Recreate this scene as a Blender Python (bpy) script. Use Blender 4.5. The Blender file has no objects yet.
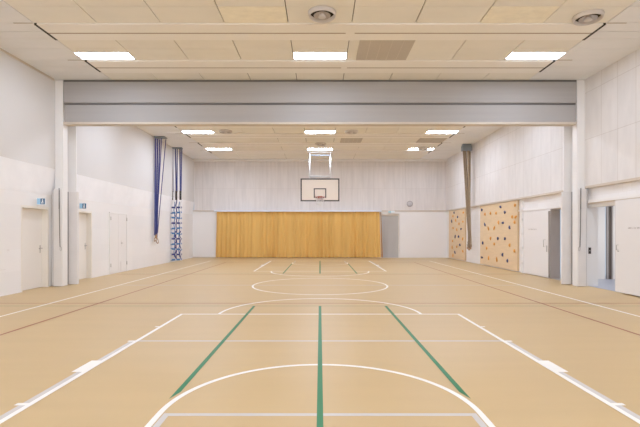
import bpy, bmesh, math, random
from mathutils import Vector, Matrix
random.seed(7)
S = bpy.context.scene
C = S.collection
PI = math.pi

# ------------------------------------------------------------------ materials
def mat(name, col, rough=0.6, metal=0.0, spec=0.4, noise=None, bump=0.0, emit=None, estr=0.0):
    """noise = (scale xyz, amount) gives a soft procedural variation of the base colour"""
    m = bpy.data.materials.new(name); m.use_nodes = True
    nt = m.node_tree; b = nt.nodes['Principled BSDF']
    b.inputs['Base Color'].default_value = (*col, 1)
    b.inputs['Roughness'].default_value = rough
    b.inputs['Metallic'].default_value = metal
    b.inputs['Specular IOR Level'].default_value = spec
    if emit:
        b.inputs['Emission Color'].default_value = (*emit, 1)
        b.inputs['Emission Strength'].default_value = estr
    sc, am = noise if noise else ((3, 3, 3), 0.03)
    tc = nt.nodes.new('ShaderNodeTexCoord')
    mp = nt.nodes.new('ShaderNodeMapping'); mp.inputs['Scale'].default_value = sc
    n = nt.nodes.new('ShaderNodeTexNoise'); n.inputs['Scale'].default_value = 1.0; n.inputs['Detail'].default_value = 4
    r = nt.nodes.new('ShaderNodeMapRange')
    r.inputs['From Min'].default_value = 0.3; r.inputs['From Max'].default_value = 0.7
    r.inputs['To Min'].default_value = 1 - am; r.inputs['To Max'].default_value = 1 + am
    h = nt.nodes.new('ShaderNodeHueSaturation'); h.inputs['Color'].default_value = (*col, 1)
    L = nt.links
    L.new(tc.outputs['Object'], mp.inputs['Vector']); L.new(mp.outputs[0], n.inputs['Vector'])
    L.new(n.outputs['Fac'], r.inputs['Value']); L.new(r.outputs[0], h.inputs['Value'])
    L.new(h.outputs['Color'], b.inputs['Base Color'])
    if bump:
        bp = nt.nodes.new('ShaderNodeBump'); bp.inputs['Strength'].default_value = bump; bp.inputs['Distance'].default_value = 0.01
        L.new(n.outputs['Fac'], bp.inputs['Height']); L.new(bp.outputs[0], b.inputs['Normal'])
    return m

def grid_mat(name, col, dark, bw, bh, axes, offs=(0, 0), mortar=0.006, streak=(40, 2), samount=0.05, offset=0.0, rough=0.85, bump=0.15):
    """panels or bricks laid out in world metres on the two given axes"""
    m = mat(name, col, rough, noise=((1, 1, 1), samount)); nt = m.node_tree; L = nt.links
    b = nt.nodes['Principled BSDF']
    mp0 = [n for n in nt.nodes if n.type == 'MAPPING'][0]
    s = [1.0, 1.0, 1.0]; s['xyz'.index(axes[0])] = streak[0]; s['xyz'.index(axes[1])] = streak[1]
    mp0.inputs['Scale'].default_value = s
    tc = [n for n in nt.nodes if n.type == 'TEX_COORD'][0]
    sp = nt.nodes.new('ShaderNodeSeparateXYZ'); cb = nt.nodes.new('ShaderNodeCombineXYZ')
    L.new(tc.outputs['Object'], sp.inputs[0])
    for i, a in enumerate(axes):
        ad = nt.nodes.new('ShaderNodeMath'); ad.operation = 'ADD'; ad.inputs[1].default_value = offs[i] + 50 * (bw, bh)[i] * 2
        L.new(sp.outputs[a.upper()], ad.inputs[0]); L.new(ad.outputs[0], cb.inputs[i])
    br = nt.nodes.new('ShaderNodeTexBrick')
    br.offset = offset; br.offset_frequency = 2; br.squash = 1.0
    br.inputs['Scale'].default_value = 1.0; br.inputs['Brick Width'].default_value = bw; br.inputs['Row Height'].default_value = bh
    br.inputs['Mortar Size'].default_value = mortar; br.inputs['Mortar Smooth'].default_value = 0.3
    br.inputs['Color1'].default_value = (1, 1, 1, 1); br.inputs['Color2'].default_value = (.955, .955, .955, 1)
    br.inputs['Mortar'].default_value = (*dark, 1); br.inputs['Bias'].default_value = -0.2
    L.new(cb.outputs[0], br.inputs['Vector'])
    mx = nt.nodes.new('ShaderNodeMix'); mx.data_type = 'RGBA'; mx.blend_type = 'MULTIPLY'; mx.inputs[0].default_value = 1
    h = [n for n in nt.nodes if n.type == 'HUE_SAT'][0]
    L.new(h.outputs[0], mx.inputs[6]); L.new(br.outputs['Color'], mx.inputs[7])
    L.new(mx.outputs[2], b.inputs['Base Color'])
    if bump:
        bp = nt.nodes.new('ShaderNodeBump'); bp.inputs['Strength'].default_value = bump; bp.inputs['Distance'].default_value = 0.005; bp.invert = True
        L.new(br.outputs['Fac'], bp.inputs['Height']); L.new(bp.outputs[0], b.inputs['Normal'])
    return m

M = {}
M['floor'] = mat('sports_floor', (.535, .368, .172), .42, spec=.38, noise=((.5, 3.5, 1), .025))
M['white'] = mat('white_wall_paint', (.84, .825, .815), .6, noise=((.6, .6, .6), .015))
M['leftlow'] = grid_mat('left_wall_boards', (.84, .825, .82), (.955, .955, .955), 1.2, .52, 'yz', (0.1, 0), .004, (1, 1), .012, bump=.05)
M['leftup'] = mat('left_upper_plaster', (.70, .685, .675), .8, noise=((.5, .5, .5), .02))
M['rightlow'] = grid_mat('painted_brickwork', (.84, .82, .81), (.93, .92, .91), .3, .2, 'yz', (0, 0), .006, (1, 1), .01, offset=.5, bump=.25)
M['acoustic_yz'] = grid_mat('acoustic_panels_side', (.76, .73, .71), (.80, .77, .74), .6, 1.24, 'yz', (-.18, -2.65), .008, (5, 1.6), .04, bump=.3)
M['acoustic_xz'] = grid_mat('acoustic_panels_back', (.73, .69, .67), (.88, .86, .84), .6, 1.24, 'xz', (0, -2.65), .008, (9, .9), .06, bump=.3)
M['tile'] = mat('ceiling_tile', (.82, .78, .69), .85, noise=((1.2, 2.2, 1), .03))
M['tile_bright'] = mat('bright_ceiling_tile', (.90, .83, .66), .7, noise=((5, 9, 1), .06))
M['tile_side'] = mat('side_ceiling_tile', (.80, .80, .80), .85, noise=((1.2, 2.2, 1), .03))
M['band'] = mat('ceiling_strip', (.88, .84, .77), .6, noise=((.5, 3, 1), .015))
M['groove'] = mat('groove_brown', (.36, .28, .20), .8)
M['void'] = mat('ceiling_void', (.16, .12, .08), .9)
M['beige_trim'] = mat('beige_trim', (.60, .52, .43), .6)
M['beam'] = mat('grey_sheet_metal', (.38, .365, .355), .75, spec=.15, noise=((.3, .5, 9), .04))
M['beam2'] = mat('grey_sheet_metal_lower', (.39, .375, .365), .75, spec=.15, noise=((.3, .5, 9), .03))
M['lip'] = mat('beam_lip', (.60, .53, .45), .6)
M['cover'] = mat('cover_grey', (.77, .745, .735), .5)
M['cover_dark'] = mat('cover_shadow_gap', (.36, .34, .35), .6)
M['gap_grey'] = mat('gap_grey', (.13, .12, .115), .7)
M['curtain'] = mat('ochre_curtain', (.72, .42, .11), .8, noise=((4, 1, .3), .08))
M['pale_trim'] = mat('pale_trim', (.88, .88, .90), .6)  # colour of the added wedge on the left wall
M['rail'] = mat('pale_rail', (.80, .84, .93), .45)
M['ply'] = mat('birch_plywood', (.76, .565, .345), .6, noise=((1, 2, 14), .05))
M['navy'] = mat('navy_resin', (.02, .03, .12), .5)
M['orange'] = mat('orange_resin', (.80, .36, .07), .5)
M['whiteline'] = mat('white_court_paint', (.88, .86, .83), .5, noise=((2, 2, 2), .02))
M['greyline'] = mat('grey_court_paint', (.56, .53, .52), .5, noise=((2, 2, 2), .02))
M['redline'] = mat('red_court_paint', (.30, .06, .03), .5)
M['greenline'] = mat('green_court_paint', (.012, .17, .065), .5)
M['light'] = mat('lit_diffuser', (.9, .9, .9), .5, emit=(.88, .985, 1.19), estr=28.0)
M['light_far'] = mat('lit_diffuser_far', (.9, .9, .9), .5, emit=(.88, .985, 1.19), estr=48.0)
M['frame_white'] = mat('white_metal', (.85, .84, .83), .4)
M['glass_board'] = mat('backboard_face', (.80, .70, .60), .35, noise=((2, 2, 2), .01))
M['black'] = mat('black_marking', (.03, .022, .024), .5)
M['goal_metal'] = mat('goal_metal', (.62, .61, .60), .6, spec=.15)
M['rim'] = mat('orange_red_rim', (.36, .06, .03), .4, metal=.3)
M['net'] = mat('white_net_cord', (.82, .82, .82), .8)
M['dark'] = mat('dark_slot', (.015, .012, .01), .8)
M['vent'] = mat('vent_enamel', (.62, .57, .54), .45)
M['ventgrey'] = mat('vent_inner_grey', (.42, .38, .37), .4, metal=.3)
M['grille'] = grid_mat('perforated_grille', (.52, .46, .385), (.93, .93, .93), .03, .03, 'xy', (0, 0), .004, (1, 1), .02, bump=0)
M['grille_frame'] = mat('grille_frame', (.58, .52, .44), .6)
M['blue'] = mat('blue_strap', (.035, .045, .21), .7)
M['blue_light'] = mat('blue_rung', (.05, .19, .46), .6)
M['rope_white'] = mat('white_rope', (.80, .80, .82), .8)
M['bracket'] = mat('grey_blue_bracket', (.23, .27, .30), .5, metal=.4)
M['wood'] = mat('ring_wood', (.38, .22, .11), .5, noise=((20, 20, 20), .1))
M['rope'] = mat('hemp_rope', (.36, .27, .175), .9, noise=((30, 30, 8), .15), bump=.4)
M['rope_dark'] = mat('hemp_rope_dark', (.25, .18, .115), .9, noise=((30, 30, 8), .15), bump=.4)
M['door_cream'] = mat('cream_door', (.82, .785, .74), .55, noise=((.8, .8, .8), .015))
M['door_white'] = mat('white_door', (.82, .80, .79), .5, noise=((.6, .6, .6), .015))
M['door_grey'] = mat('grey_door', (.46, .44, .42), .5, noise=((3, 3, .6), .05))
M['jamb_cream'] = mat('cream_jamb', (.82, .78, .71), .55)
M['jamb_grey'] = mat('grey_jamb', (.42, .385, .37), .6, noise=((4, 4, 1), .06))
M['metal'] = mat('brushed_metal', (.45, .43, .41), .4, metal=.6)
M['sign_white'] = mat('sign_white', (.9, .92, .95), .4)
M['sign_blue'] = mat('sign_blue', (.025, .12, .26), .4)
M['sign_pale'] = mat('sign_pale_blue', (.35, .62, .86), .4)
M['sign_teal'] = mat('sign_teal', (.33, .62, .68), .4)
M['letters'] = mat('grey_lettering', (.44, .40, .39), .6)
M['corridor_dark'] = mat('corridor_door_brown', (.085, .065, .055), .6)
M['corridor_floor'] = mat('corridor_floor', (.36, .39, .49), .35, noise=((6, 6, 6), .05))
M['speaker_grey'] = mat('speaker_cloth', (.56, .54, .58), .6)
M['speaker_rim'] = mat('speaker_rim', (.38, .35, .35), .5)
M['pane'] = mat('sky_pane', (.75, .85, .95), .2, emit=(.85, .92, 1.0), estr=1.5)  # glowing pane for the added windows behind the camera

# ------------------------------------------------------------------ mesh helpers
def box(bm, x0, x1, y0, y1, z0, z1, mi=0):
    v = [bm.verts.new((x, y, z)) for z in (z0, z1) for y in (y0, y1) for x in (x0, x1)]
    for f in ((0, 2, 3, 1), (4, 5, 7, 6), (0, 1, 5, 4), (2, 6, 7, 3), (0, 4, 6, 2), (1, 3, 7, 5)):
        fc = bm.faces.new([v[i] for i in f]); fc.material_index = mi

def tube(bm, pts, r, seg=8, closed=False, r2=None, smooth=True):
    pts = [Vector(p) for p in pts]; n = len(pts); rings = []
    for i, p in enumerate(pts):
        if closed: t = pts[(i + 1) % n] - pts[i - 1]
        else: t = pts[min(i + 1, n - 1)] - pts[max(i - 1, 0)]
        t.normalize(); up = Vector((0, 0, 1)) if abs(t.z) < .9 else Vector((1, 0, 0))
        a = t.cross(up).normalized(); b = t.cross(a).normalized()
        rr = r if r2 is None else r + (r2 - r) * i / (n - 1)
        rings.append([bm.verts.new(p + a * rr * math.cos(2 * PI * k / seg) + b * rr * math.sin(2 * PI * k / seg)) for k in range(seg)])
    for i in range(n if closed else n - 1):
        A, B = rings[i], rings[(i + 1) % n]
        for k in range(seg):
            f = bm.faces.new((A[k], A[(k + 1) % seg], B[(k + 1) % seg], B[k])); f.smooth = smooth
    if not closed:
        bm.faces.new(rings[0][::-1]); bm.faces.new(rings[-1])

def lathe(bm, prof, seg=40, mis=None, M4=None):
    """profile [(r, z)] round the z axis, optional transform"""
    rings = []
    for r, z in prof:
        ring = []
        for k in range(seg):
            p = Vector((r * math.cos(2 * PI * k / seg), r * math.sin(2 * PI * k / seg), z))
            ring.append(bm.verts.new(M4 @ p if M4 else p))
        rings.append(ring)
    for i in range(len(rings) - 1):
        for k in range(seg):
            f = bm.faces.new((rings[i][k], rings[i][(k + 1) % seg], rings[i + 1][(k + 1) % seg], rings[i + 1][k]))
            f.smooth = True
            if mis: f.material_index = mis[i]
    bm.faces.new(rings[0][::-1]); bm.faces.new(rings[-1])

def ribbon(bm, pts, w, z):
    """flat painted line of width w along a polyline of (x, y)"""
    P = [Vector((p[0], p[1], 0)) for p in pts]; n = len(P); prev = None
    for i, p in enumerate(P):
        t = (P[min(i + 1, n - 1)] - P[max(i - 1, 0)]).normalized(); a = Vector((-t.y, t.x, 0)) * w / 2
        cur = (bm.verts.new((p.x + a.x, p.y + a.y, z)), bm.verts.new((p.x - a.x, p.y - a.y, z)))
        if prev: bm.faces.new((prev[0], prev[1], cur[1], cur[0]))
        prev = cur

def arc(cx, cy, r, a0, a1, n=72):
    return [(cx + r * math.cos(math.radians(a0 + (a1 - a0) * i / n)), cy + r * math.sin(math.radians(a0 + (a1 - a0) * i / n))) for i in range(n + 1)]

def obj(name, bm, m, parent=None, bevel=0.0, recalc=True):
    if recalc: bmesh.ops.recalc_face_normals(bm, faces=bm.faces[:])
    me = bpy.data.meshes.new(name); bm.to_mesh(me); bm.free()
    for q in (m if isinstance(m, (list, tuple)) else [m]): me.materials.append(q)
    o = bpy.data.objects.new(name, me); C.objects.link(o)
    if parent: o.parent = parent
    if bevel:
        md = o.modifiers.new('bevel', 'BEVEL'); md.width = bevel; md.segments = 2; md.limit_method = 'ANGLE'
    return o

def boxo(name, b, m, parent=None, bevel=0.0):
    bm = bmesh.new(); box(bm, *b); return obj(name, bm, m, parent, bevel)

def tag(o, label, cat, group=None):
    o['label'] = label; o['category'] = cat
    if group: o['group'] = group
    return o

def thing(name, label, cat, loc=(0, 0, 0), group=None):
    o = bpy.data.objects.new(name, None); C.objects.link(o); o.location = loc; o.empty_display_size = .2
    return tag(o, label, cat, group)

def struct(o): o['kind'] = 'structure'; return o

def dup(root, loc, label=None):
    r = root.copy(); C.objects.link(r); r.location = loc
    if label: r['label'] = label
    for ch in list(root.children):
        c = ch.copy(); C.objects.link(c); c.parent = r
        for g in ch.children:
            d = g.copy(); C.objects.link(d); d.parent = c
    return r

W, H, Y0, Y1 = 7.15, 5.5, -2.5, 24.6      # half width, ceiling height, wall behind the camera, far wall

# ------------------------------------------------------------------ floor and painted lines
fl = struct(boxo('floor', (-W - .6, W + .3, Y0 - .3, Y1 + .5, -.12, 0), M['floor']))
MID, BL = 11.87, 9.96
def both(f):
    """run for the near half and mirrored about the centre line"""
    f(lambda y: y); f(lambda y: 2 * MID - y)
near = MID - BL      # near base line
ft = near + 5.8
bm = bmesh.new(); z = .0030
for s in (-1, 1): ribbon(bm, [(s * 5.45, near), (s * 5.45, 2 * MID - near)], .05, z)
ribbon(bm, arc(0, MID, 1.805, 0, 360, 120), .05, z)
def wl(m):
    sg = 1 if m(1) == 1 else -1
    ribbon(bm, [(-5.475, m(near)), (5.475, m(near))], .05, z)
    ribbon(bm, [(-2.45, m(ft - .025)), (2.45, m(ft - .025))], .05, z + .0002)
    for s in (-1, 1):
        ribbon(bm, [(s * 2.425, m(near)), (s * 2.425, m(ft))], .05, z + .0004)
        ribbon(bm, [(s * 1.275, m(near + 1.2)), (s * 1.275, m(near + 1.575))], .05, z)
        for a, b, w in ((1.73, 1.78, .095), (2.6, 3.0, .11), (3.85, 3.9, .085), (4.73, 4.78, .06)):
            x0, x1 = sorted((s * 2.44, s * (2.45 + w)))
            y0, y1 = sorted((m(near + a), m(near + b)))
            vs = [bm.verts.new(p) for p in ((x0, y0, z + .0006), (x1, y0, z + .0006), (x1, y1, z + .0006), (x0, y1, z + .0006))]
            bm.faces.new(vs)
    ribbon(bm, arc(0, m(ft), 1.775, 0, 180 * sg), .05, z + .0002)
    ribbon(bm, arc(0, m(near + 1.575), 1.275, 0, 180 * sg), .05, z)
both(wl)
obj('basketball_marking', bm, M['whiteline'], fl)
bm = bmesh.new(); z = .0018
ribbon(bm, [(-5.45, MID), (5.45, MID)], .05, z)
def gl(m):
    ribbon(bm, [(-2.5, m(5.80)), (2.5, m(5.80))], .055, z)
    ribbon(bm, [(-1.24, m(3.46)), (1.24, m(3.46))], .05, z)
    for s in (-1, 1):
        ribbon(bm, [(s * 2.477, m(near)), (s * 2.477, m(5.82))], .056, z + .0003)
        ribbon(bm, [(s * 1.215, m(near)), (s * 1.215, m(3.48))], .05, z + .0003)
both(gl)
o = obj('youth_court_marking', bm, M['greyline'], fl)
bm = bmesh.new(); z = .0024
for s in (-1, 1): ribbon(bm, [(s * 4.475, MID - 9), (s * 4.475, MID + 9)], .042, z)
for s in (-1, 1):
    ribbon(bm, [(-6.9, MID + 3 * s), (6.9, MID + 3 * s)], .042, z)
    ribbon(bm, [(-4.5, MID + 9 * s), (4.5, MID + 9 * s)], .042, z)
obj('volleyball_marking', bm, M['redline'], fl)
bm = bmesh.new(); z = .0036
def gr(m):
    for s in (-1, 1):
        bm.faces.new([bm.verts.new((s * a, m(b), z)) for a, b in ((1.305, 3.78), (1.305, 8.54), (1.255, 8.54), (1.255, 3.95))])
    ribbon(bm, [(0, m(near)), (0, m(8.54))], .05, z)
both(gr)
obj('green_court_marking', bm, M['greenline'], fl)
bm = bmesh.new()
for s in (-1, 1): ribbon(bm, [(-6.9, MID + 3.33 * s), (6.9, MID + 3.33 * s)], .022, .0012)
obj('thin_green_marking', bm, M['greenline'], fl)
for c in fl.children:
    b2 = bmesh.new(); b2.from_mesh(c.data)
    for f in b2.faces:
        f.normal_update()
        if f.normal.z < 0: f.normal_flip()
    b2.to_mesh(c.data); b2.free()

# ------------------------------------------------------------------ walls
def wall_x(name, xa, xb, ys, ops, z1, m, z0=0):
    """wall slab between xa and xb along y, with openings (ya, yb, head)"""
    bm = bmesh.new(); y = ys[0]
    for a, b, h in ops:
        box(bm, xa, xb, y, a, z0, z1); box(bm, xa, xb, a, b, h, z1); y = b
    box(bm, xa, xb, y, ys[1], z0, z1)
    return struct(obj(name, bm, m))
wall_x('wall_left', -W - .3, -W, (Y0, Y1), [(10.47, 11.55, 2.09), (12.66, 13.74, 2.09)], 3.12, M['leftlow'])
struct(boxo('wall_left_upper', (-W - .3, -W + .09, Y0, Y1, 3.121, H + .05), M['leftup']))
bm = bmesh.new()  # added wedge below the overhang, softens the shadow line on the wall
sec = [(-W - .01, 3.121), (-W + .088, 3.121), (-W + .0005, 2.42), (-W - .01, 2.42)]
e = [[bm.verts.new((x, yy, z)) for x, z in sec] for yy in (Y0, Y1 - .002)]
for k in range(4): bm.faces.new((e[0][k], e[0][(k + 1) % 4], e[1][(k + 1) % 4], e[1][k]))
bm.faces.new(e[0]); bm.faces.new(e[1][::-1])
struct(obj('trim_9', bm, M['pale_trim']))
wall_x('wall_right', W, W + .28, (Y0, Y1), [(10.25, 11.74, 2.13), (12.75, 13.6, 2.16)], 2.62, M['rightlow'])
struct(boxo('wall_right_upper', (W - .095, W + .28, Y0, Y1, 2.66, H + .05), M['acoustic_yz']))
struct(boxo('trim_1', (W - .095, W + .1, Y0, Y1, 2.60, 2.66), M['beige_trim']))
# far wall, with the recess of the grey door
bm = bmesh.new()
box(bm, -W - .3, 3.42, Y1, Y1 + .3, 0, 2.62); box(bm, 4.47, W + .3, Y1, Y1 + .3, 0, 2.62); box(bm, 3.42, 4.47, Y1, Y1 + .3, 2.45, 2.62)
struct(obj('wall_back', bm, M['white']))
struct(boxo('wall_back_upper', (-W + .09, W - .095, Y1 - .03, Y1 + .3, 2.66, H + .05), M['acoustic_xz']))
struct(boxo('trim_2', (-W + .0905, -W + .12, Y1 - .05, Y1 - .031, 3.12, H), M['cover']))
struct(boxo('trim_3', (-W, W, Y1 - .045, Y1 + .1, 2.60, 2.66), M['beige_trim']))
struct(boxo('trim_4', (-W, W, Y1 - .3, Y1 - .031, H - .10, H - .005), M['white']))
struct(boxo('trim_5', (-W + .091, -W + .115, Y0, 11.6, H - .045, H - .002), M['beige_trim']))
# wall behind the camera with two unseen windows added as a soft light source
bm = bmesh.new(); y = -W
box(bm, -W - .3, W + .3, Y0 - .3, Y0, 0, 1.6); box(bm, -W - .3, W + .3, Y0 - .3, Y0, 4.6, H + .05)
for a, b in ((-W - .3, -5.5), (-.6, .6), (5.5, W + .3)): box(bm, a, b, Y0 - .3, Y0, 1.6, 4.6)
struct(obj('wall_front', bm, M['white']))
for i, (a, b) in enumerate(((-5.5, -.6), (.6, 5.5))):
    w = struct(boxo('window_%d' % (i + 1), (a, b, Y0 - .2, Y0 - .18, 1.6, 4.6), M['pane']))
    bm = bmesh.new()
    for k in range(4):
        x = a + (b - a - .06) * k / 3; box(bm, x, x + .06, Y0 - .17, Y0 - .08, 1.6, 4.6)
    for zz in (1.6, 4.54): box(bm, a, b, Y0 - .17, Y0 - .08, zz, zz + .06)
    obj('window_frame', bm, M['frame_white'], w)
# skirting on the far side and dark floor joint along the side walls
struct(boxo('baseboard_back', (-W, -5.8, Y1 - .012, Y1 - .001, .001, .05), M['beige_trim']))

# ------------------------------------------------------------------ ceiling: tiles, strips, slots
rows = [(-2.5, -1.9), (-1.9, -1.3), (-1.3, -.7), (-.7, -.1), (-.1, .5), (.5, 1.1), 'b1.1', 'b1.45', (1.8, 2.35), (2.35, 2.9), (2.9, 3.45), (3.45, 4.1), (4.1, 4.7), 'b4.7', 'b5.05',
        (5.4, 5.95), (5.95, 6.55), 'b6.55', 'b6.92', (7.28, 7.88), (7.88, 8.5), 'b8.5', 'b8.86', (9.2, 9.7), (9.7, 10.33), 'b10.33', 'b10.73',
        (11.1, 11.76), (11.76, 12.33), 'b12.33', 'b12.69', (13.05, 13.55), (13.55, 14.15), 'b14.15', 'b14.5', (14.86, 15.5), (15.5, 16.2), 'b16.2', 'b16.55',
        (16.9, 17.45), (17.45, 18.03), 'b18.03', 'b18.4', (18.78, 19.32), (19.32, 19.88), 'b19.88', 'b20.23', (20.58, 21.1), (21.1, 21.7), 'b21.7', 'b22.05',
        (22.4, 22.95), (22.95, 23.5), (23.5, 24.05), (24.05, 24.6)]
starts = [r[0] if isinstance(r, tuple) else float(r[1:]) for r in rows] + [24.6]
cell = 1.235
bm = bmesh.new()
box(bm, -W, W, Y0, Y1, H + .05, H + .12, 2)
for i, r in enumerate(rows):
    a, b = starts[i], starts[i + 1]
    band = isinstance(r, str)
    g = .010
    if band:
        second = isinstance(rows[i - 1], str)
        gw = .045 if second else .004
        box(bm, -5.50, 5.50, a + gw, b - .002, H - .028, H + .03, 1)
        if second: box(bm, -5.50, 5.50, a, a + gw, H - .027, H + .03, 5)
        else:
            for s in (-1, 1):
                x0, x1 = sorted((s * 5.503, s * 5.556)); box(bm, x0, x1, a + .01, a + .70, H - .030, H + .03, 6)
                x0, x1 = sorted((s * 5.58, s * 5.95)); box(bm, x0, x1, a - .012, a + .012, H - .004, H + .001, 5)
    else:
        for k in range(9):
            x0 = -4.5 * cell + k * cell
            mi = 3 if (a == 7.88 and k in (3, 7)) else 0
            box(bm, x0 + g, x0 + cell - g, a + g / 2, b - g / 2, H - (.004 if mi else 0), H + .03, mi)
        for s in (-1, 1):
            xs = sorted((s * 5.5575, s * 5.50)); 
    xi = 5.565
    for s in (-1, 1):
        x0, x1 = sorted((s * xi, s * W))
        box(bm, x0, x1, a + .008, b - .008, H, H + .03, 4)
ce = struct(obj('ceiling', bm, [M['tile'], M['band'], M['void'], M['tile_bright'], M['tile_side'], M['groove'], M['dark']], bevel=0))
# small cover over the joint in each strip
bm = bmesh.new()
box(bm, .52, .70, 8.50, 9.2, H - .034, H - .027); box(bm, .52, .66, 10.33, 11.1, H - .034, H - .027)
obj('joint_cover', bm, M['band'], ce)

# luminaires ---------------------------------------------------------
t = thing('ceiling_light', '', 'light', (0, 10.07, H), 'recessed rectangular ceiling lights')
bm = bmesh.new()
for b in ((-.61, .61, -.200, -.188), (-.61, .61, .168, .180), (-.61, -.6, -.188, .168), (.6, .61, -.188, .168)): box(bm, *b, -.012, .01)
obj('frame', bm, M['frame_white'], t)
dfo = boxo('diffuser', (-.6, .6, -.188, .168, -.008, .008), M['light'], t)
far_diffuser = dfo.data.copy(); far_diffuser.materials[0] = M['light_far']
first = True
where = {10.07: 'in front of the grey beam', 17.75: 'just beyond the grey beam', 21.4: 'in the row nearest the far wall'}
side = {-1: 'left', 0: 'middle', 1: 'right'}
for y in (10.07, 2.6, 6.25, 13.85, 17.75, 21.4, -1.0):
    for s in (-1, 0, 1):
        lab = ('%s lit rectangular ceiling light of the row %s' % (side[s], where[y])) if y in where else 'lit rectangular ceiling light in a row out of the view'
        loc = (s * 4 * cell, y, H)
        if first: t.location = loc; t['label'] = lab; first = False
        else:
            q = dup(t, loc, lab)
            if y > 13:
                for c in q.children:
                    if c.name.startswith('diffuser'): c.data = far_diffuser

# round diffusers ----------------------------------------------------
t = thing('round_vent', '', 'vent', (0, 0, H), 'round ceiling vents')
bm = bmesh.new()
lathe(bm, [(.262, .0), (.258, -.03), (.245, -.07), (.235, -.078), (.226, -.07), (.221, -.0)], 48); obj('outer_ring', bm, M['vent'], t)
bm = bmesh.new(); lathe(bm, [(.220, -.001), (.220, -.008)], 48); obj('dark_backing', bm, M['dark'], t)
bm = bmesh.new(); lathe(bm, [(.08, -.009), (.155, -.055), (.148, -.063), (.07, -.030)], 40); obj('middle_cone', bm, M['ventgrey'], t)
bm = bmesh.new(); lathe(bm, [(.04, -.009), (.07, -.085), (.06, -.092), (.0015, -.08)], 40); obj('centre_cone', bm, M['vent'], t)
vents = [(.04, 8.10, 'round grey ceiling vent straight ahead, nearest the top edge of the photo'),
         (5.03, 8.22, 'round ceiling vent on the right beside a black slot in front of the beam'),
         (-3.78, 17.55, 'round ceiling vent beyond the beam, just right of the left light'),
         (1.26, 17.6, 'round ceiling vent beyond the beam, right of the middle light'),
         (0.03, 20.0, 'round ceiling vent above the hoop, between two middle lights'),
         (4.96, 21.05, 'round ceiling vent overlapping the far right light')]
for i, (x, y, lab) in enumerate(vents):
    if i == 0: t.location = (x, y, H - .001); t['label'] = lab
    else: dup(t, (x, y, H - (.001 if i < 5 else .012)), lab)

# flat grilles -------------------------------------------------------
def grille(x0, x1, y0, y1, lab):
    g = thing('ceiling_grille', lab, 'vent', ((x0 + x1) / 2, (y0 + y1) / 2, H))
    a, b = (x1 - x0) / 2, (y1 - y0) / 2
    n = 5; w = 2 * a / n
    for k in range(n):
        boxo('perforated_panel', (-a + k * w + .008, -a + (k + 1) * w - .008, -b + .01, b - .01, -.014, -.001), M['grille'], g)
    boxo('backing', (-a, a, -b, b, -.008, -.0005), M['grille_frame'], g)
grille(.84, 2.02, 9.22, 10.31, 'large grey perforated ceiling grille in front of the beam')
grille(.90, 1.84, 18.86, 19.84, 'grey perforated ceiling grille beyond the beam, near the middle')
grille(4.33, 5.50, 18.86, 19.84, 'grey perforated ceiling grille beyond the beam on the right')

# ------------------------------------------------------------------ dividing beam and its columns
bt = thing('partition_beam', 'wide grey metal beam spanning the hall below the ceiling', 'beam', (0, 11.65, 0))
boxo('upper_casing', (-6.83, 6.83, 0, .25, 4.885, 5.44), M['beam'], bt, .01)
bm = bmesh.new(); box(bm, -6.83, 6.83, .035, .24, 4.372, 4.84); obj('lower_casing', bm, M['beam2'], bt, .02)
boxo('shadow_gap', (-6.82, 6.82, .03, .22, 4.8405, 4.8845), M['gap_grey'], bt)  # dark strip painted in as the shadow under the upper casing
boxo('bottom_lip', (-6.83, 6.83, .0, .25, 4.315, 4.371), M['lip'], bt)
boxo('top_lip', (-6.83, 6.83, .01, .24, 5.4405, 5.49), M['gap_grey'], bt)

def column(s, side):
    c = thing('guide_column', 'white column with grey covers at the %s end of the grey beam' % side, 'column', (s * 7.0, 11.65, 0))
    def b(name, x0, x1, y0, y1, z0, z1, m, bev=.004):
        # x measured from the hall centre line towards the wall
        xa, xb = sorted((s * x0, s * x1)); return boxo(name, (xa - s * 7.0, xb - s * 7.0, y0 - 11.65, y1 - 11.65, z0, z1), m, c, bev)
    b('post', 6.845, 7.053, 11.66, 11.88, 0, 5.49, M['white'])
    b('side_filler', 7.054, 7.145, 11.68, 11.88, 0, 2.55, M['white'], 0)
    b('rear_post', 6.755, 7.053, 12.13, 12.17, 0, 5.49, M['white'])
    b('front_cover', 6.83, 7.035, 11.56, 11.655, .01, 2.58, M['cover'])
    b('gap_strip', 7.036, 7.058, 11.59, 11.656, .01, 2.58, M['cover_dark'], 0)
    b('cable_channel', 6.80, 6.829, 11.57, 11.655, .01, 2.58, M['white'])
    b('rear_cover', 6.67, 6.915, 12.05, 12.129, .01, 2.55, M['cover'])
    b('rear_gap_strip', 6.916, 6.955, 12.06, 12.129, .01, 2.55, M['cover_dark'], 0)
column(-1, 'left'); column(1, 'right')

def strap(x, lab):
    t = thing('pull_strap', lab, 'strap', (x, 11.52, 2.6))
    bm = bmesh.new(); s = 1 if x > 0 else -1
    tube(bm, [(0, 0, 0), (-.004 * s, .0, -.5), (-.012 * s, .0, -1.1), (-.025 * s, 0, -1.55)], .010, 8); obj('cord', bm, M['gap_grey'], t)
    bm = bmesh.new(); tube(bm, [(-.004 * s, -.001, -.06), (-.004 * s, -.001, -.55)], .013, 8); obj('sleeve', bm, M['gap_grey'], t)
    bm = bmesh.new(); tube(bm, [(-.025 * s + .022 * math.cos(a * PI / 8) - 0.02 * s, 0, -1.60 + .055 * math.sin(a * PI / 8)) for a in range(16)], .006, 6, True); obj('loop', bm, M['metal'], t)
strap(-6.862, 'thin dark cord hanging down the front of the left column')
strap(6.862, 'thin dark cord with a loop hanging down the front of the right column')

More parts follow.
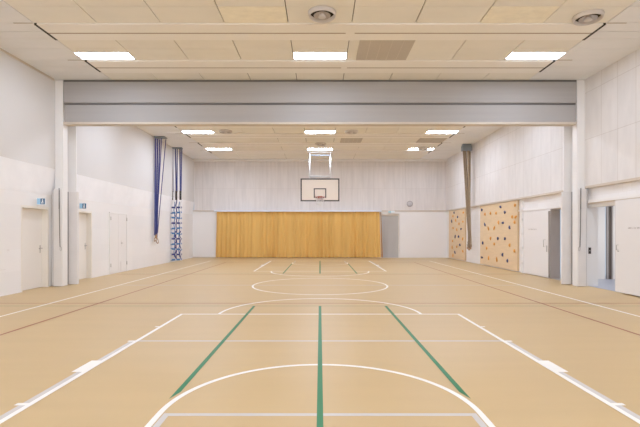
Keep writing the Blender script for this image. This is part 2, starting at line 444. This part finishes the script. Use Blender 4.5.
# ------------------------------------------------------------------ far-wall curtain
t = thing('stage_curtain', 'wide pleated ochre curtain hanging along the far wall', 'curtain', (-1.2, Y1 - .25, 0))
bm = bmesh.new(); nx, nz = 620, 8; xl, xr = -5.74 + 1.2, 3.32 + 1.2; vs = []
for j in range(nz + 1):
    zz = .03 + 2.54 * j / nz; row = []; f = 1 - j / nz
    for i in range(nx + 1):
        u = i / nx; x = xl - .07 * f + (xr - xl + .15 * f) * u
        ph = u * 2 * PI * 38 + 1.3 * math.sin(u * 37) + .5 * math.sin(u * 90)
        amp = .045 * (.55 + .45 * f) * (1 + .35 * math.sin(u * 23))
        y = amp * math.sin(ph + .35 * f) + .014 * math.sin(ph * .37 + 2)
        row.append(bm.verts.new((x + .012 * math.sin(ph * 2), y, zz)))
    vs.append(row)
for j in range(nz):
    for i in range(nx):
        f = bm.faces.new((vs[j][i], vs[j][i + 1], vs[j + 1][i + 1], vs[j + 1][i])); f.smooth = True
obj('fabric', bm, M['curtain'], t, recalc=False)
boxo('curtain_rail', (-5.85 + 1.2, 3.4 + 1.2, -.16, .20, 2.575, 2.64), M['rail'], t)
bm = bmesh.new()
for k in range(3): tube(bm, [(xr + .07, .07 + .012 * k, 2.56), (xr + .12 + .02 * k, .06, .04)], .018, 8)
obj('edge_band', bm, mat('curtain_edge', (.48, .22, .04), .8), t)

# grey far door in its recess
d = struct(boxo('door_4', (3.47, 4.42, Y1 + .15, Y1 + .2, .005, 2.36), M['door_grey']))
bm = bmesh.new()
for b in ((3.421, 3.469, 0, 2.449), (4.421, 4.469, 0, 2.449), (3.469, 4.421, 2.37, 2.449)): box(bm, b[0], b[1], Y1 + .10, Y1 + .21, b[2], b[3])
obj('door_frame', bm, M['jamb_cream'], d)
bm = bmesh.new(); box(bm, 3.62, 3.635, Y1 + .145, Y1 + .1499, .1, 2.2); box(bm, 3.80, 3.805, Y1 + .145, Y1 + .1499, .1, 2.2); obj('groove', bm, M['jamb_grey'], d)
bm = bmesh.new(); tube(bm, [(3.56, Y1 + .15, 1.05), (3.56, Y1 + .08, 1.05), (3.68, Y1 + .08, 1.05)], .011); obj('door_handle', bm, M['metal'], d)
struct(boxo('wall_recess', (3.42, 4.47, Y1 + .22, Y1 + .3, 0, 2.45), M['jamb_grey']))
struct(boxo('door_sill', (3.42, 4.47, Y1, Y1 + .22, -.01, .004), M['cover']))

# ------------------------------------------------------------------ left doors
def left_door(n, y0, y1, handle_far=True):
    d = struct(boxo('door_%d' % n, (-W - .20, -W - .15, y0 + .05, y1 - .05, .006, 2.03), M['door_cream']))
    bm = bmesh.new()
    box(bm, -W - .22, -W + .004, y1 - .05, y1 - .001, 0, 2.089); box(bm, -W - .22, -W + .004, y0 + .001, y0 + .05, 0, 2.089)
    box(bm, -W - .22, -W + .004, y0 + .05, y1 - .05, 2.035, 2.089); obj('door_frame', bm, M['jamb_cream'], d)
    bm = bmesh.new(); y = y1 - .13
    tube(bm, [(-W - .15, y, 1.02), (-W - .09, y, 1.02), (-W - .09, y - .13, 1.02)], .012); obj('door_handle', bm, M['metal'], d)
    bm = bmesh.new(); box(bm, -W - .149, -W - .146, y - .02, y + .02, .90, 1.10); obj('lock_plate', bm, M['metal'], d)
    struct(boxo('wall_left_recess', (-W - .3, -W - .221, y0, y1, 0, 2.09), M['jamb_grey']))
left_door(1, 10.47, 11.55); left_door(2, 12.66, 13.74)

# flush double door in the left wall
d = struct(boxo('door_3', (-W - .01, -W + .018, 14.90, 15.50, .012, 2.07), M['door_white']))
boxo('second_leaf', (-W - .01, -W + .018, 15.51, 16.14, .012, 2.07), M['door_white'], d)
bm = bmesh.new()
for b in ((14.84, 14.895, 0, 2.13), (16.145, 16.2, 0, 2.13), (14.895, 16.145, 2.075, 2.13)): box(bm, -W - .01, -W + .03, *b)
obj('door_frame', bm, M['white'], d, .004)
bm = bmesh.new()
for y in (14.9, 16.14):
    for zz in (.25, 1.05 if False else 1.85): tube(bm, [(-W + .035, y, zz), (-W + .035, y, zz + .12)], .014)
obj('hinge', bm, M['metal'], d)
boxo('lock_plate', (-W + .0185, -W + .024, 15.70, 15.75, .93, 1.14), M['cover'], d)
bm = bmesh.new(); tube(bm, [(-W + .02, 15.73, 1.05), (-W + .07, 15.73, 1.05), (-W + .07, 15.60, 1.05)], .012); obj('door_handle', bm, M['metal'], d)
boxo('floor_bolt', (-W + .0185, -W + .03, 15.66, 15.70, .03, .38), M['cover'], d)

# exit signs -----------------------------------------------------------
def exit_sign(x, y, z, lab, w=.30, h=.165, face='x'):
    """small internally lit box sign: a walking figure and an arrow"""
    t = thing('exit_sign', lab, 'sign', (x, y, z))
    if face == 'x':     # stands out from the left wall, faces the camera
        boxo('housing', (0, w, -.02, .02, 0, h), M['sign_white'], t, .004)
        boxo('blue_panel', (w * .44, w * .97, -.023, -.0205, h * .10, h * .92), M['sign_blue'], t)
        boxo('pale_panel', (w * .05, w * .42, -.023, -.0205, h * .10, h * .92), M['sign_pale'], t)
        bm = bmesh.new(); y0, y1 = -.0255, -.0235
        cx = w * .70
        box(bm, cx - .012, cx + .012, y0, y1, h * .70, h * .83); box(bm, cx - .016, cx + .014, y0, y1, h * .42, h * .67)
        box(bm, cx - .03, cx - .010, y0, y1, h * .2, h * .42); box(bm, cx + .002, cx + .02, y0, y1, h * .2, h * .42)
        obj('running_figure', bm, M['sign_white'], t)
    else:
        boxo('housing', (0, w, -.04, 0, 0, h), M['sign_white'], t, .004)
        boxo('teal_panel', (.01, w * .45, -.043, -.0405, .015, h - .015), M['sign_teal'], t)
        bm = bmesh.new(); box(bm, w * .55, w * .9, -.043, -.0405, h * .44, h * .56); obj('arrow', bm, M['sign_teal'], t)
    return t
exit_sign(-W + .002, 11.07, 2.125, 'blue and white exit sign above the left door nearest the camera', .215, .18)
exit_sign(-W + .002, 13.02, 2.125, 'blue and white exit sign above the door just beyond the left column', .215, .18)
exit_sign(3.82, Y1 - .046, 2.50, 'small pale blue sign above the grey door in the far wall', .36, .13, 'y')

# flat hatch groove on the near left wall
t = tag(boxo('wall_hatch', (-W + .001, -W + .012, 8.9, 9.95, .585, .60), M['cover']), 'narrow grey strip low on the left wall at the photo edge', 'strip')
t = thing('wall_socket', 'small pale socket plates on the left wall nearest the camera', 'socket', (-W, 9.8, 1.0))
for k in range(3): boxo('cover_plate', (.001, .010, -.55 + k * .38, -.49 + k * .38, .0, .05), M['cover'], t, .002)

# ------------------------------------------------------------------ right side: sliding door, folding leaf, openings
# near opening: rail above, sliding leaf standing in front of the wall
r = struct(boxo('trim_6', (W - .09, W - .001, 7.2, 11.53, 2.215, 2.30), M['white']))
boxo('rail_shadow', (W - .085, W - .012, 7.2, 11.53, 2.195, 2.2145), M['beige_trim'], r)  # thin beige strip along the lower edge of the rail
d = struct(boxo('door_5', (W - .115, W - .055, 7.6, 10.42, .03, 2.19), M['door_white'], None, .004))
boxo('leaf_edge', (W - .117, W - .053, 10.421, 10.44, .03, 2.19), M['cover'], d)
bm = bmesh.new(); tube(bm, [(W - .118, 10.33, 1.02), (W - .16, 10.33, 1.02), (W - .16, 10.33, 1.14), (W - .118, 10.33, 1.14)], .009)
box(bm, W - .122, W - .1155, 10.30, 10.36, .98, 1.0); obj('door_handle', bm, M['metal'], d)
def lettering(parent, x, ya, yb, z, h, seed):
    """row of tiny grey characters, too small to read in the photo"""
    rnd = random.Random(seed); bm = bmesh.new(); y = yb
    while y > ya:
        w = h * rnd.uniform(.45, .75)
        if rnd.random() > .14:
            k = rnd.random()
            box(bm, x - .002, x - .0003, y - w, y - w * .75, z, z + h)
            if k < .6: box(bm, x - .002, x - .0003, y - w * .74, y - w * .26, z + h * rnd.choice((0, .4, .8)), z + h * rnd.choice((.2, .6, 1.0)) + .002)
            if k > .3: box(bm, x - .002, x - .0003, y - w * .25, y, z, z + h * rnd.choice((.6, 1)))
        y -= w * 1.25
    obj('door_lettering', bm, M['letters'], parent)
lettering(d, W - .1155, 8.9, 10.0, 1.515, .036, 3)
# far opening: leaf opened flat along the wall
d = struct(boxo('door_6', (W - .055, W - .004, 13.62, 15.22, .03, 2.10), M['door_white'], None, .004))
boxo('leaf_edge', (W - .058, W - .003, 13.598, 13.619, .03, 2.10), M['jamb_grey'], d)
bm = bmesh.new(); tube(bm, [(W - .056, 13.80, .98), (W - .11, 13.80, .98), (W - .11, 13.80, 1.2), (W - .056, 13.80, 1.2)], .009); obj('door_handle', bm, M['metal'], d)
boxo('lock_plate', (W - .062, W - .0555, 13.68, 13.73, .82, 1.02), M['metal'], d)
lettering(d, W - .0555, 14.35, 14.9, 1.52, .03, 5)
# frame lines above the far door
r = struct(boxo('trim_7', (W - .03, W - .001, 12.4, 15.75, 2.17, 2.24), M['white']))
# upright wall strips with small catches beside the climbing wall
t = thing('wall_standard', 'slim white upright rail with catches between climbing wall and door', 'rail', (W, 15.42, 0))
boxo('upright', (-.03, -.001, -.03, .03, .0, 2.55), M['frame_white'], t, .003)
for zz in (.32, .85, 1.35, 1.85, 2.42): boxo('catch', (-.06, -.0305, -.04, .04, zz, zz + .07), M['cover'], t)
# linings of the openings
bm = bmesh.new()
box(bm, W - .012, W + .29, 11.715, 11.739, 0, 2.129); box(bm, W - .012, W + .29, 10.251, 11.715, 2.105, 2.129); box(bm, W + .001, W + .29, 10.251, 10.27, 0, 2.105)
struct(obj('door_frame_near', bm, M['white']))
struct(boxo('trim_8', (W - .014, W + .01, 10.27, 11.71, 2.09, 2.1045), M['jamb_cream']))
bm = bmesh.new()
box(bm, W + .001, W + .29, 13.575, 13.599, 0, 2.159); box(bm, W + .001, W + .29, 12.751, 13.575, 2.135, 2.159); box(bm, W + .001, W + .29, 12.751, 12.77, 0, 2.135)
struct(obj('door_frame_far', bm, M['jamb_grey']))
boxi = thing('door_switch', 'small black switch plate on the jamb beside the right column', 'switch', (W + .06, 11.713, .86))
boxo('plate', (-.035, .035, -.012, 0, 0, .17), M['black'], boxi, .003); boxo('button', (-.012, .012, -.017, -.0121, .07, .10), M['metal'], boxi)
# corridor behind the right wall
struct(boxo('floor_corridor', (W + .3, 11.5, 9.0, 14.6, -.12, .002), M['corridor_floor']))
struct(boxo('floor_threshold', (W + .02, W + .30, 10.271, 11.714, -.01, .006), M['corridor_floor']))
struct(boxo('floor_threshold_far', (W + .02, W + .30, 12.771, 13.574, -.01, .004), M['jamb_grey']))
struct(boxo('ceiling_corridor', (W + .285, 11.5, 9.0, 14.6, 2.6, 2.7), M['white']))
struct(boxo('wall_corridor_back', (W + .29, 8.72, 13.4, 13.5, 0, 2.6), M['white']))
struct(boxo('wall_corridor_end', (11.4, 11.5, 9.0, 13.6, 0, 2.6), M['white']))
struct(boxo('wall_corridor_front', (W + .29, 11.4, 9.0, 9.1, 0, 2.6), M['white']))
struct(boxo('wall_corridor_far', (8.95, 11.4, 13.42, 13.5, 0, 2.6), M['white']))
struct(boxo('door_8', (W + .295, W + .34, 12.6, 13.39, 0, 2.3), M['door_grey']))
d = struct(boxo('door_7', (8.80, 8.95, 13.38, 13.43, .003, 2.25), M['corridor_dark']))
boxo('door_frame', (8.765, 8.799, 13.36, 13.43, .003, 2.25), M['jamb_grey'], d)
boxo('door_edge', (8.90, 8.94, 13.35, 13.379, .003, 2.25), M['jamb_grey'], d)

# ------------------------------------------------------------------ climbing walls
def climbing_wall(y0, y1, z1, navy, orange, lab):
    t = thing('climbing_wall', lab, 'climbing wall', (W, (y0 + y1) / 2, 0)); yc = (y0 + y1) / 2
    n = 3; w = (y1 - y0) / n
    for k in range(n): boxo('plywood_sheet', (-.06, -.005, y0 - yc + k * w + .002, y0 - yc + (k + 1) * w - .002, .04, z1), M['ply'], t)
    boxo('edge_strip', (-.065, -.002, y0 - yc - .03, y0 - yc - .001, .04, z1), mat('ply_edge', (.60, .42, .24), .6), t)
    rnd = random.Random(len(navy) + 3)
    protos = []
    for mname in ('navy', 'orange'):
        for v in range(3):
            bm = bmesh.new(); bmesh.ops.create_icosphere(bm, subdivisions=2, radius=1)
            for q in bm.verts:
                k = 1 + .25 * math.sin(q.co.y * 3 + v * 2) + .18 * math.sin(q.co.z * 4 + v)
                q.co = Vector((q.co.x * .035, q.co.y * .075 * k, q.co.z * .06 * k))
            for f in bm.faces: f.smooth = True
            me = bpy.data.meshes.new('hold'); bm.to_mesh(me); bm.free(); me.materials.append(M[mname]); protos.append(me)
    for lst, base, nm in ((navy, 0, 'navy climbing hold'), (orange, 3, 'orange climbing hold')):
        for (y, z) in lst:
            o = bpy.data.objects.new('climbing_hold', protos[base + rnd.randrange(3)]); C.objects.link(o); o.parent = t
            o.location = (-.07, y - yc, z); o.rotation_euler = (rnd.uniform(0, 6.28), 0, 0); o['label'] = nm
            k = 1.06; o.scale = (k, k, k)
climbing_wall(15.74, 19.40, 2.59,
    [(19.14, 2.41), (17.2, 2.43), (16.76, 2.2), (18.81, 1.77), (16.98, 1.8), (16.35, 1.6), (17.43, 1.18), (16.76, 1.19), (19.06, 0.97), (16.98, 0.57), (16.55, 0.36), (19.14, 0.33)],
    [(18.81, 2.22), (18.19, 2.22), (17.61, 2.2), (15.90, 2.42), (16.15, 2.0), (15.85, 1.99), (15.96, 1.8), (17.38, 1.81), (18.42, 1.6), (17.8, 1.6), (18.19, 1.17), (17.8, 0.96), (16.35, 0.96), (15.96, 0.76), (18.6, 0.76), (18.39, 0.36), (17.54, 0.35)],
    'wide plywood climbing wall with navy and orange holds, nearer the camera')
climbing_wall(21.42, 24.1, 2.59,
    [(23.12, 2.46), (22.52, 2.22), (23.53, 2.03), (21.98, 1.6), (22.94, 1.2), (22.39, 1.2), (22.15, 0.78), (22.98, 0.37)],
    [(21.66, 2.4), (23.31, 2.28), (22.84, 2.04), (21.73, 1.96), (23.31, 1.66), (22.66, 1.55), (22.32, 1.87), (23.38, 0.97), (21.73, 1.1), (23.46, 0.63), (22.66, 0.68), (21.73, 0.5), (23.31, 0.21)],
    'plywood climbing wall with coloured holds in the far right corner behind the ropes')

# ------------------------------------------------------------------ hanging apparatus
# rings on blue straps, pulled to the left wall
t = thing('gymnastic_rings', 'wooden rings on long blue straps hanging by the left wall', 'gym rings', (-6.885, 18.7, 0))
boxo('ceiling_bracket', (-.13, .31, -.22, .18, 5.45, 5.499), M['bracket'], t, .01)
def line(a, b, n=10, sag=0.0):
    return [tuple(a[i] + (b[i] - a[i]) * k / n + (sag * math.sin(PI * k / n) if i == 0 else 0) for i in range(3)) for k in range(n + 1)]
for k, (xa, ya, xb, yb, zb, r) in enumerate([(-.09, -.1, -.13, -.1, 1.30, .032), (-.04, 0, -.12, 0, 1.28, .032), (.01, .1, -.10, .05, 1.20, .028), (.16, -.1, -.10, .0, 1.32, .018), (.27, .1, -.085, .1, 1.40, .018)]):
    bm = bmesh.new(); tube(bm, line((xa, ya, 5.42), (xb, yb, zb)), r, 8); obj('strap', bm, M['blue'], t)
for k, (x, y, z, tl) in enumerate([(-.125, -.03, 1.16, .25), (-.10, .10, 1.07, -.2)]):
    bm = bmesh.new()
    tube(bm, [(x + tl * .115 * math.sin(a * PI / 12), y + .115 * math.cos(a * PI / 12) * .9 + .0, z + .115 * math.sin(a * PI / 12)) for a in range(24)], .017, 10, True)
    obj('ring', bm, M['wood'], t)
bm = bmesh.new(); tube(bm, [(-.115, -.02, 1.34), (-.115, -.01, 1.18)], .045, 10, r2=.03); obj('strap_sleeve', bm, M['wood'], t)

# climbing net with blue rungs
t = thing('rope_ladder', 'white rope ladders with blue rungs hanging in the far left corner', 'rope ladder', (-6.90, 21.0, 0))
boxo('ceiling_bracket', (-.24, .29, -.08, .12, 5.44, 5.499), M['bracket'], t, .01)
xs = (-.22, .01, .24)
for k, x in enumerate(xs):
    bm = bmesh.new(); tube(bm, line((x * .95 - .04, 0, 5.43), (x * .85, 0, 3.35)), .030, 8); tube(bm, line((x * .95 + .035, .03, 5.43), (x * .85 + .03, .03, 3.35)), .024, 8); obj('strap', bm, M['blue'], t)
    bm = bmesh.new(); tube(bm, [(x * .88, 0, 3.42), (x * .88, 0, 2.98)], .05, 8); obj('dark_sleeve', bm, M['black'], t)
    bm = bmesh.new(); tube(bm, [(x + .02 * math.sin(i * 1.9 + k), .02 * math.cos(i * 1.3), 2.98 - i * .145) for i in range(21)], .026, 8); obj('side_rope', bm, M['blue'] if k == 1 else M['rope_white'], t)
    if k:
        bm = bmesh.new(); tube(bm, [(x - .08 + .025 * math.sin(i * 1.3 + k), -.03, 2.9 - i * .14) for i in range(20)], .020, 8); obj('slack_rope', bm, M['blue_light'], t)
        bm = bmesh.new(); tube(bm, [(x - .03 + .03 * math.sin(i * 1.7 + k), -.045, 1.5 - i * .12) for i in range(12)], .022, 8); obj('slack_rope', bm, M['blue'], t)
for i in range(11):
    z = 2.62 - i * .25
    bm = bmesh.new(); dz = .02 * math.sin(i * 2.1)
    tube(bm, line((-.245, -.03, z - dz), (.28, -.03, z + dz), 6), .042, 10); obj('rung', bm, M['blue_light'] if i % 3 else M['blue'], t)
    for x in xs:
        pass
bm = bmesh.new(); tube(bm, [(0, -.055, -.03), (0, -.055, .03)], .03, 8); kn = obj('knot', bm, M['rope_white'], t)
kn.location = (xs[0], 0, 2.62)
for i in range(11):
    for j, x in enumerate(xs):
        if i == 0 and j == 0: continue
        q = kn.copy(); C.objects.link(q); q.parent = t; q.location = (x, 0, 2.62 - i * .25)

# climbing ropes gathered together, right side
t = thing('climbing_ropes', 'bundle of brown climbing ropes tied together hanging by the right wall', 'climbing ropes', (6.76, 20.2, 0))
boxo('ceiling_bracket', (-.20, .20, -.10, .10, 5.42, 5.499), M['bracket'], t, .01)
bm = bmesh.new(); box(bm, -.22, .22, -.12, .12, 5.17, 5.42); obj('trolley_bar', bm, M['bracket'], t, .02)
for k in range(6):
    x = -.17 + .068 * k; y = -.08 + .03 * ((k * 2) % 6)
    xe = .11 + .03 * (k % 4); ye = -.03 + .02 * k
    pts = []
    for i in range(15):
        u = i / 14; z = 5.22 - u * (5.22 - 1.05)
        w = max(0, 1 - u / 1.0); w = w ** .9
        pts.append((x * w + xe * (1 - w), y * w + ye * (1 - w), z))
    end = .62 + .05 * ((k * 5) % 4)
    pts += [(xe + .02 * math.sin(k), ye, .95), (xe + .05 * math.sin(k * 2.2), ye + .02, end)]
    bm = bmesh.new(); tube(bm, pts, .040, 10); obj('rope', bm, M['rope'] if k % 2 else M['rope_dark'], t)
    bm = bmesh.new(); p = pts[-1]; tube(bm, [(p[0], p[1], p[2] + .10), (p[0], p[1], p[2] - .02)], .044, 10); obj('rope_end', bm, M['wood'], t)
bm = bmesh.new(); tube(bm, [(.125 + .085 * math.cos(a * PI / 8), .02 + .10 * math.sin(a * PI / 8), .84 + .01 * math.sin(a)) for a in range(16)], .02, 8, True); obj('tie', bm, M['rope_dark'], t)

# ------------------------------------------------------------------ basketball goal
t = thing('basketball_goal', 'basketball backboard with hoop hung from the ceiling before the curtain', 'basketball hoop', (0, 20.6, 0))
brd = boxo('backboard', (-.9, .9, 0, .03, 2.90, 3.95), M['glass_board'], t)
bm = bmesh.new(); w = .06
for b in ((-.915, .915, 2.885, 2.885 + w), (-.915, .915, 3.965 - w, 3.965), (-.915, -.915 + w, 2.885 + w, 3.965 - w), (.915 - w, .915, 2.885 + w, 3.965 - w)):
    box(bm, b[0], b[1], -.012, .034, b[2], b[3])
obj('border', bm, M['black'], brd)
bm = bmesh.new(); w = .05
for b in ((-.295, .295, 3.05, 3.05 + w), (-.295, .295, 3.45, 3.50), (-.295, -.295 + w, 3.10, 3.45), (.295 - w, .295, 3.10, 3.45)):
    box(bm, b[0], b[1], -.010, -.001, b[2], b[3])
obj('target_rectangle', bm, M['black'], brd)
bm = bmesh.new(); tube(bm, [(.232 * math.cos(a * PI / 20), -.385 + .232 * math.sin(a * PI / 20), 3.05) for a in range(40)], .013, 8, True)
box(bm, -.10, .10, -.16, -.012, 3.03, 3.055); box(bm, -.11, .11, -.025, -.011, 2.98, 3.13); tube(bm, [(-.09, -.02, 2.97), (-.16, -.25, 3.04)], .01); tube(bm, [(.09, -.02, 2.97), (.16, -.25, 3.04)], .01)
obj('rim', bm, M['rim'], t)
bm = bmesh.new(); n = 12
def netp(k, j):
    r = (.225, .19, .155, .13, .125)[j]; a = 2 * PI * (k + (j % 2) * .5) / n
    return (r * math.cos(a), -.385 + r * math.sin(a), 3.045 - j * .10)
for k in range(n):
    for j in range(4):
        tube(bm, [netp(k, j), netp(k, j + 1)], .004, 5)
        tube(bm, [netp(k, j), netp(k - 1 if j % 2 == 0 else k + 1, j + 1)], .007, 5)
obj('net', bm, M['net'], t)
fr = bmesh.new()
for s in (-1, 1):
    tube(fr, [(s * .52, 1.45, 5.46), (s * .50, .16, 4.07)], .032, 10)
tube(fr, [(-.53, .16, 4.07), (.53, .16, 4.07)], .04, 10)
obj('support_frame', fr, M['goal_metal'], t)
bm = bmesh.new()
for s in (-1, 1):
    tube(bm, [(s * .50, .16, 4.07), (s * .44, .06, 3.0)], .03, 8)
box(bm, -.5, .5, .035, .07, 3.1, 3.16); box(bm, -.5, .5, .035, .07, 3.74, 3.80)
obj('rear_bracket', bm, M['goal_metal'], t)
bm = bmesh.new(); tube(bm, [(-.54, 1.30, 5.28), (.54, 1.30, 5.28)], .03, 8); obj('upper_crossbar', bm, M['bracket'], t)
boxo('ceiling_rail', (-.62, .62, 1.36, 1.54, 5.43, 5.4995), M['frame_white'], t)

# round speaker on the far wall
t = thing('wall_speaker', 'small round grey speaker on the far wall above the grey door', 'speaker', (5.03, Y1 - .031, 3.02))
Rm = Matrix.Rotation(PI / 2, 4, 'X')
bm = bmesh.new(); lathe(bm, [(.17, 0), (.17, .05), (.15, .06), (.13, .055)], 32, None, Rm); obj('casing', bm, M['speaker_rim'], t)
bm = bmesh.new(); lathe(bm, [(.128, .04), (.128, .058), (.06, .068), (.002, .07)], 32, None, Rm); obj('speaker_cloth', bm, M['speaker_grey'], t)

# ------------------------------------------------------------------ light, world, camera
def area(name, loc, rot, sx, sy, e, col=(1, 1, 1)):
    l = bpy.data.lights.new(name, 'AREA'); l.shape = 'RECTANGLE'; l.size = sx; l.size_y = sy; l.energy = e; l.color = col
    o = bpy.data.objects.new(name, l); C.objects.link(o); o.location = loc; o.rotation_euler = rot
for i, x in enumerate((-3.05, 3.05)):
    area('window_daylight', (x, Y0 + .02, 3.1), (PI / 2 - .12, 0, 0), 4.8, 2.9, 60, (.93, .96, 1))  # added fill lamps placed at the unseen windows
area('corridor_lamp', (9.2, 11.6, 2.58), (0, 0, 0), 1.2, .6, 45, (1, .97, .93))
w = bpy.data.worlds.new('world'); S.world = w; w.use_nodes = True
w.node_tree.nodes['Background'].inputs[0].default_value = (.75, .85, 1, 1); w.node_tree.nodes['Background'].inputs[1].default_value = .6

cam = bpy.data.cameras.new('camera'); co = bpy.data.objects.new('camera', cam); C.objects.link(co)
co.location = (0, 0, 1.444); co.rotation_euler = (PI / 2, 0, 0)
cam.sensor_width = 36; cam.lens = 36 * 438 / 640; cam.shift_y = 18.5 / 640; cam.clip_end = 100
S.camera = co
S.view_settings.view_transform = 'Standard'
S.view_settings.look = 'None'
S.view_settings.exposure = 0.12
S.view_settings.gamma = 1.15
S.cycles.max_bounces = 10
S.cycles.diffuse_bounces = 8
S.cycles.use_denoising = True
S.cycles.sample_clamp_indirect = 6
